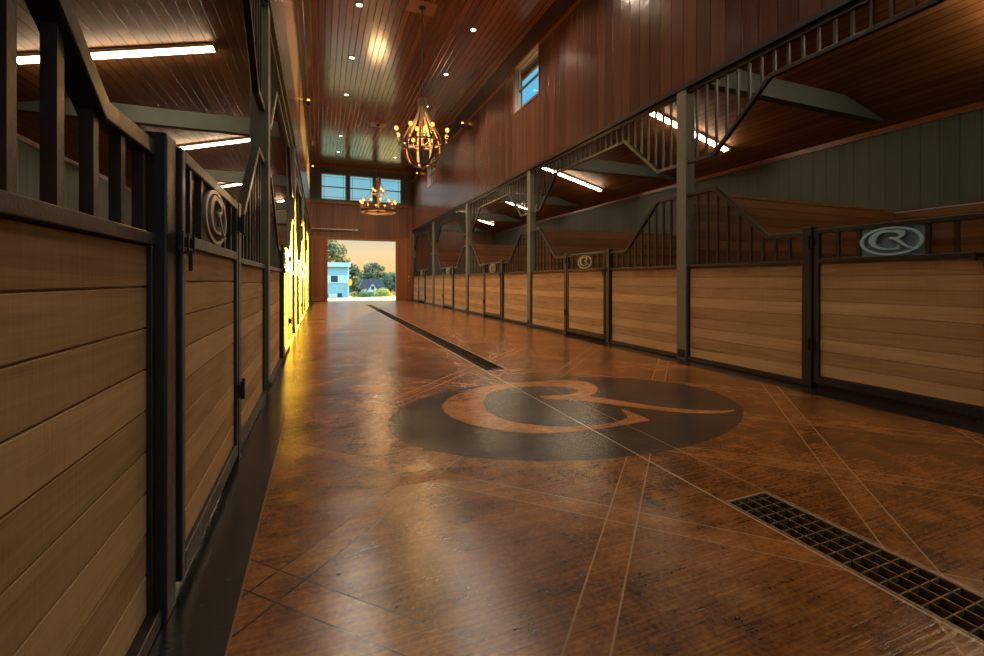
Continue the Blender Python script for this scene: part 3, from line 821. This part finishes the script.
by = 72; bz = gz(by)
th = thing('outbuilding', 'two-storey blue-grey building outside the doorway with white bands', 'building', (.8, by, bz))
Zb = lambda z: z - bz
mb = MB(); mb.box(-4.2, 3.4, 0, 6, 0, Zb(3.1)); mb.build('wall', M['bluesiding'], th)
mb = MB(); mb.box(-4.25, 3.45, -.06, 6, Zb(.55), Zb(1.75)); mb.build('white_band', M['whiteband'], th)
mb = MB(); mb.box(-4.4, 3.65, -.3, 6.3, Zb(3.1), Zb(3.75)); mb.build('parapet', M['whiteband'], th)
mb = MB(); mb.box(3.2, 3.42, -.08, 0, 0, Zb(3.1)); mb.build('corner_board', M['whiteband'], th)
mb = MB(); mb.box(.75, 1.75, -.1, -.06, Zb(.75), Zb(1.7)); wn = mb.build('window', M['darkopen'], th)
mb = MB(); mb.box(-.2, .35, -.08, 0, 0, Zb(-1.0)); mb.build('door', M['darkopen'], th)
mb = MB(); mb.box(1.75, 2.35, -.08, 0, 0, Zb(-1.0)); mb.build('door', M['darkopen'], th)
mb = MB(); mb.box(.45, 1.65, -.1, 0, 0, Zb(-1.1)); mb.build('garage_door', M['housewall'], th)
tl = thing('wall_sun_glint', 'added orange glow for a sun glint on the corner of the blue-grey building', 'lamp', (4.35, by-.2, .95))  # added glowing shape for a sun glint on the corner, no lamp there
mb = MB(); mb.box(-.15, .0, -.05, .15, .35, .45); mb.tube([(0, 0, .2), (0, 0, .45)], .12, 8); mb.build('bracket', M['black'], tl)  # made-up bracket that holds the glint shape
mb = MB(); mb.sphere((0, 0, -.25), .32, 10, 8, 1.7); mb.build('glint_glow', emit('glint_emission', (1, .42, .06), 1.6), tl, smooth=True)

def tree(name, label, cat, loc, h, blobs, mat_, n, ls, trunk=True, group=None):
    th = thing(name, label, cat, loc, group)
    rnd = random.Random(hash(label) % 1000 if False else len(label)*7+int(loc[0]*10))
    mb = MB()
    for (bx_, by_, bz_, r) in blobs:
        for _ in range(int(n*r*r)):
            while True:
                p = Vector((rnd.uniform(-1,1), rnd.uniform(-1,1), rnd.uniform(-1,1)))
                if .25 < p.length < 1: break
            c = Vector((bx_, by_, bz_)) + Vector((p.x*r, p.y*r, p.z*r*.8))
            a = Vector((rnd.gauss(0,1), rnd.gauss(0,1), rnd.gauss(0,.6))).normalized(); b = a.orthogonal().normalized()
            s_ = ls*rnd.uniform(.5, 1.3)
            vs = [mb.bm.verts.new(c + q) for q in (-a*s_, b*s_*.6, a*s_, -b*s_*.6)]
            mb.bm.faces.new(vs)
    mb.build('foliage', mat_, th)
    if trunk:
        mb = MB(); top = max(b[2] for b in blobs)
        mb.tube([(0, 0, 0), (.1, 0, top*.35), (-.1, 0, top*.7)], [.35, .26, .12], 8)
        for b in blobs[:6]: mb.tube([(0, 0, top*.3), (b[0]*.5, b[1]*.5, (b[2]+top*.3)*.55), (b[0], b[1], b[2])], [.16, .1, .04], 6)
        mb.build('trunk', M['bark'], th, smooth=True)
ty = 84
tree('oak_tree', 'tall spreading oak tree rising behind the blue-grey building', 'tree', (-.5, ty, gz(ty)), 0,
     [(-2, 0, 9.5, 2.6), (1.2, 0, 9.6, 2.4), (3.2, -1, 8.2, 1.9), (-1, 1, 7.2, 2.6), (2.5, 0, 6.3, 2.2), (4.6, 0, 5.9, 1.6), (5.9, 0, 5.0, 1.3), (6.6, 0, 4.3, 1.0), (.5, 0, 11, 1.8), (4.0, 0, 4.4, 1.6), (5.4, 0, 3.2, 1.4)], M['leaf_dark'], 85, .30)
ty = 96
tree('oak_tree', 'rounded tree with a wispy top to the right of the gabled house', 'tree', (10.6, ty+2, gz(ty+2)), 0,
     [(-.6, 0, 6.2, 1.3), (.6, 0, 6.6, 1.0), (1.8, 0, 6.1, .9), (-1.6, 0, 4.6, 1.5), (0, 0, 4.6, 2.0), (2.0, 0, 4.2, 1.6), (-2.2, 0, 3.2, 1.6), (2.9, 0, 3.4, 1.4)], M['leaf_blue'], 190, .26)
tree('oak_tree', 'dense dark tree at the edge of the doorway view beyond the yellow shrub', 'tree', (15.6, 107, gz(107)), 0,
     [(-1.2, 0, 4.0, 1.4), (.4, 0, 4.6, 1.7), (2, 0, 4.5, 1.8), (0, 0, 2.6, 2.0), (-1.6, 0, 2.4, 1.3), (2.4, 0, 2.4, 2.0)], M['leaf_blue'], 190, .26)
tree('hedge_tree', 'low dark trees between the building and the gabled house', 'tree', (8.6, 112, gz(112)), 0,
     [(-2, 0, 2.2, 1.6), (0, 0, 2.4, 1.6), (1.2, 0, 3.0, 1.4), (-1, 0, 3.4, 1.3), (3.5, 0, 3.0, 1.8)], M['leaf_dark'], 170, .26)
tree('shrub', 'yellow-green shrub below the gabled house', 'shrub', (8.1, 66, gz(66)), 0,
     [(-.3, 0, .5, .8), (.6, 0, .75, .8), (1.2, 0, .3, .7), (0, 0, 0, .9)], M['leaf_yellow'], 420, .13, False)
tree('shrub', 'green shrub beside the blue-grey building', 'shrub', (5.2, 63, gz(63)), 0,
     [(-.5, 0, .1, .8), (.4, 0, .35, .7), (1.3, 0, .1, .8), (.2, 0, -.2, .8)], M['leaf_mid'], 420, .13, False)
hy = 90
th = thing('gabled_house', 'small white gabled house with a dark purple roof among the trees', 'house', (9.75, hy, gz(hy)))
zz = lambda z: z - gz(hy)
mb = MB(); mb.box(-1.9, 2.2, .6, 3, 0, zz(-.9)); mb.prism([(-1.0, zz(-.9)), (1.0, zz(-.9)), (0, zz(.45))], lambda u, v, w: (u, w, v), 0, .6); mb.box(-1.0, 1.0, 0, .6, 0, zz(-.9)); mb.build('wall', M['housewall'], th)
mb = MB()
mb.prism([(-2.6, zz(-.7)), (2.7, zz(-.7)), (1.9, zz(1.25)), (-1.8, zz(1.25))], lambda u, v, w: (u, w, v), .75, 3)
mb.prism([(-1.2, zz(-1.0)), (0, zz(.62)), (1.2, zz(-1.0)), (1.0, zz(-1.0)), (0, zz(.42)), (-1.0, zz(-1.0))], lambda u, v, w: (u, w, v), -.15, .75)
mb.build('roof', M['houseroof'], th)
mb = MB(); mb.box(-.28, .28, -.04, 0, zz(-.85), zz(-.2)); mb.build('window', M['darkopen'], th)

# ------------------------------------------------------------------ sky, sun, camera
w = bpy.data.worlds.new('sky'); scene.world = w; w.use_nodes = True
nt = w.node_tree; nt.nodes.clear(); g = G(nt)
tc = nt.nodes.new('ShaderNodeTexCoord'); s = g.sep(tc.outputs['Generated'])
c = g.ramp(g.math('ADD', g.math('MULTIPLY', s[2], .5), .5), [(.0, (.20, .15, .09)), (.495, (.55, .36, .18)), (.503, (.92, .52, .17)), (.53, (.80, .60, .33)), (.565, (.28, .46, .46)), (.64, (.10, .40, .58)), (.73, (.13, .50, .78)), (.79, (2.4, 3.9, 4.8)), (1, (2.8, 4.6, 5.8))])
bg = nt.nodes.new('ShaderNodeBackground'); g.L.new(c, bg.inputs[0]); bg.inputs[1].default_value = 1.0
wo = nt.nodes.new('ShaderNodeOutputWorld'); g.L.new(bg.outputs[0], wo.inputs[0])

l = bpy.data.lights.new('sun', 'SUN'); l.energy = 30; l.color = (1, .52, .03); l.angle = math.radians(.6)
so = bpy.data.objects.new('sun', l); COL.objects.link(so)
az, el = math.radians(14.0), math.radians(1.9)
d = Vector((-math.sin(az)*math.cos(el), -math.cos(az)*math.cos(el), -math.sin(el)))
so.rotation_euler = d.to_track_quat('-Z', 'Y').to_euler(); so.location = (20, 60, 8)

cam = bpy.data.cameras.new('camera'); co = bpy.data.objects.new('camera', cam); COL.objects.link(co)
cam.sensor_width = 36; cam.lens = 440/984*36; cam.shift_y = -48/984; cam.clip_start = .02; cam.clip_end = 500
co.location = (0, 0, 1.05); co.rotation_euler = (PI/2, 0, -math.atan(172/440))
scene.camera = co
vs = scene.view_settings
scene.display_settings.display_device = 'sRGB'
vs.view_transform = 'Standard'; vs.look = 'None'; vs.exposure = .3; vs.gamma = 1; vs.use_curve_mapping = False
cy = scene.cycles
cy.use_denoising = True; cy.max_bounces = 8; cy.diffuse_bounces = 4; cy.glossy_bounces = 4; cy.transparent_max_bounces = 8
cy.sample_clamp_indirect = 4; cy.caustics_reflective = False; cy.caustics_refractive = False
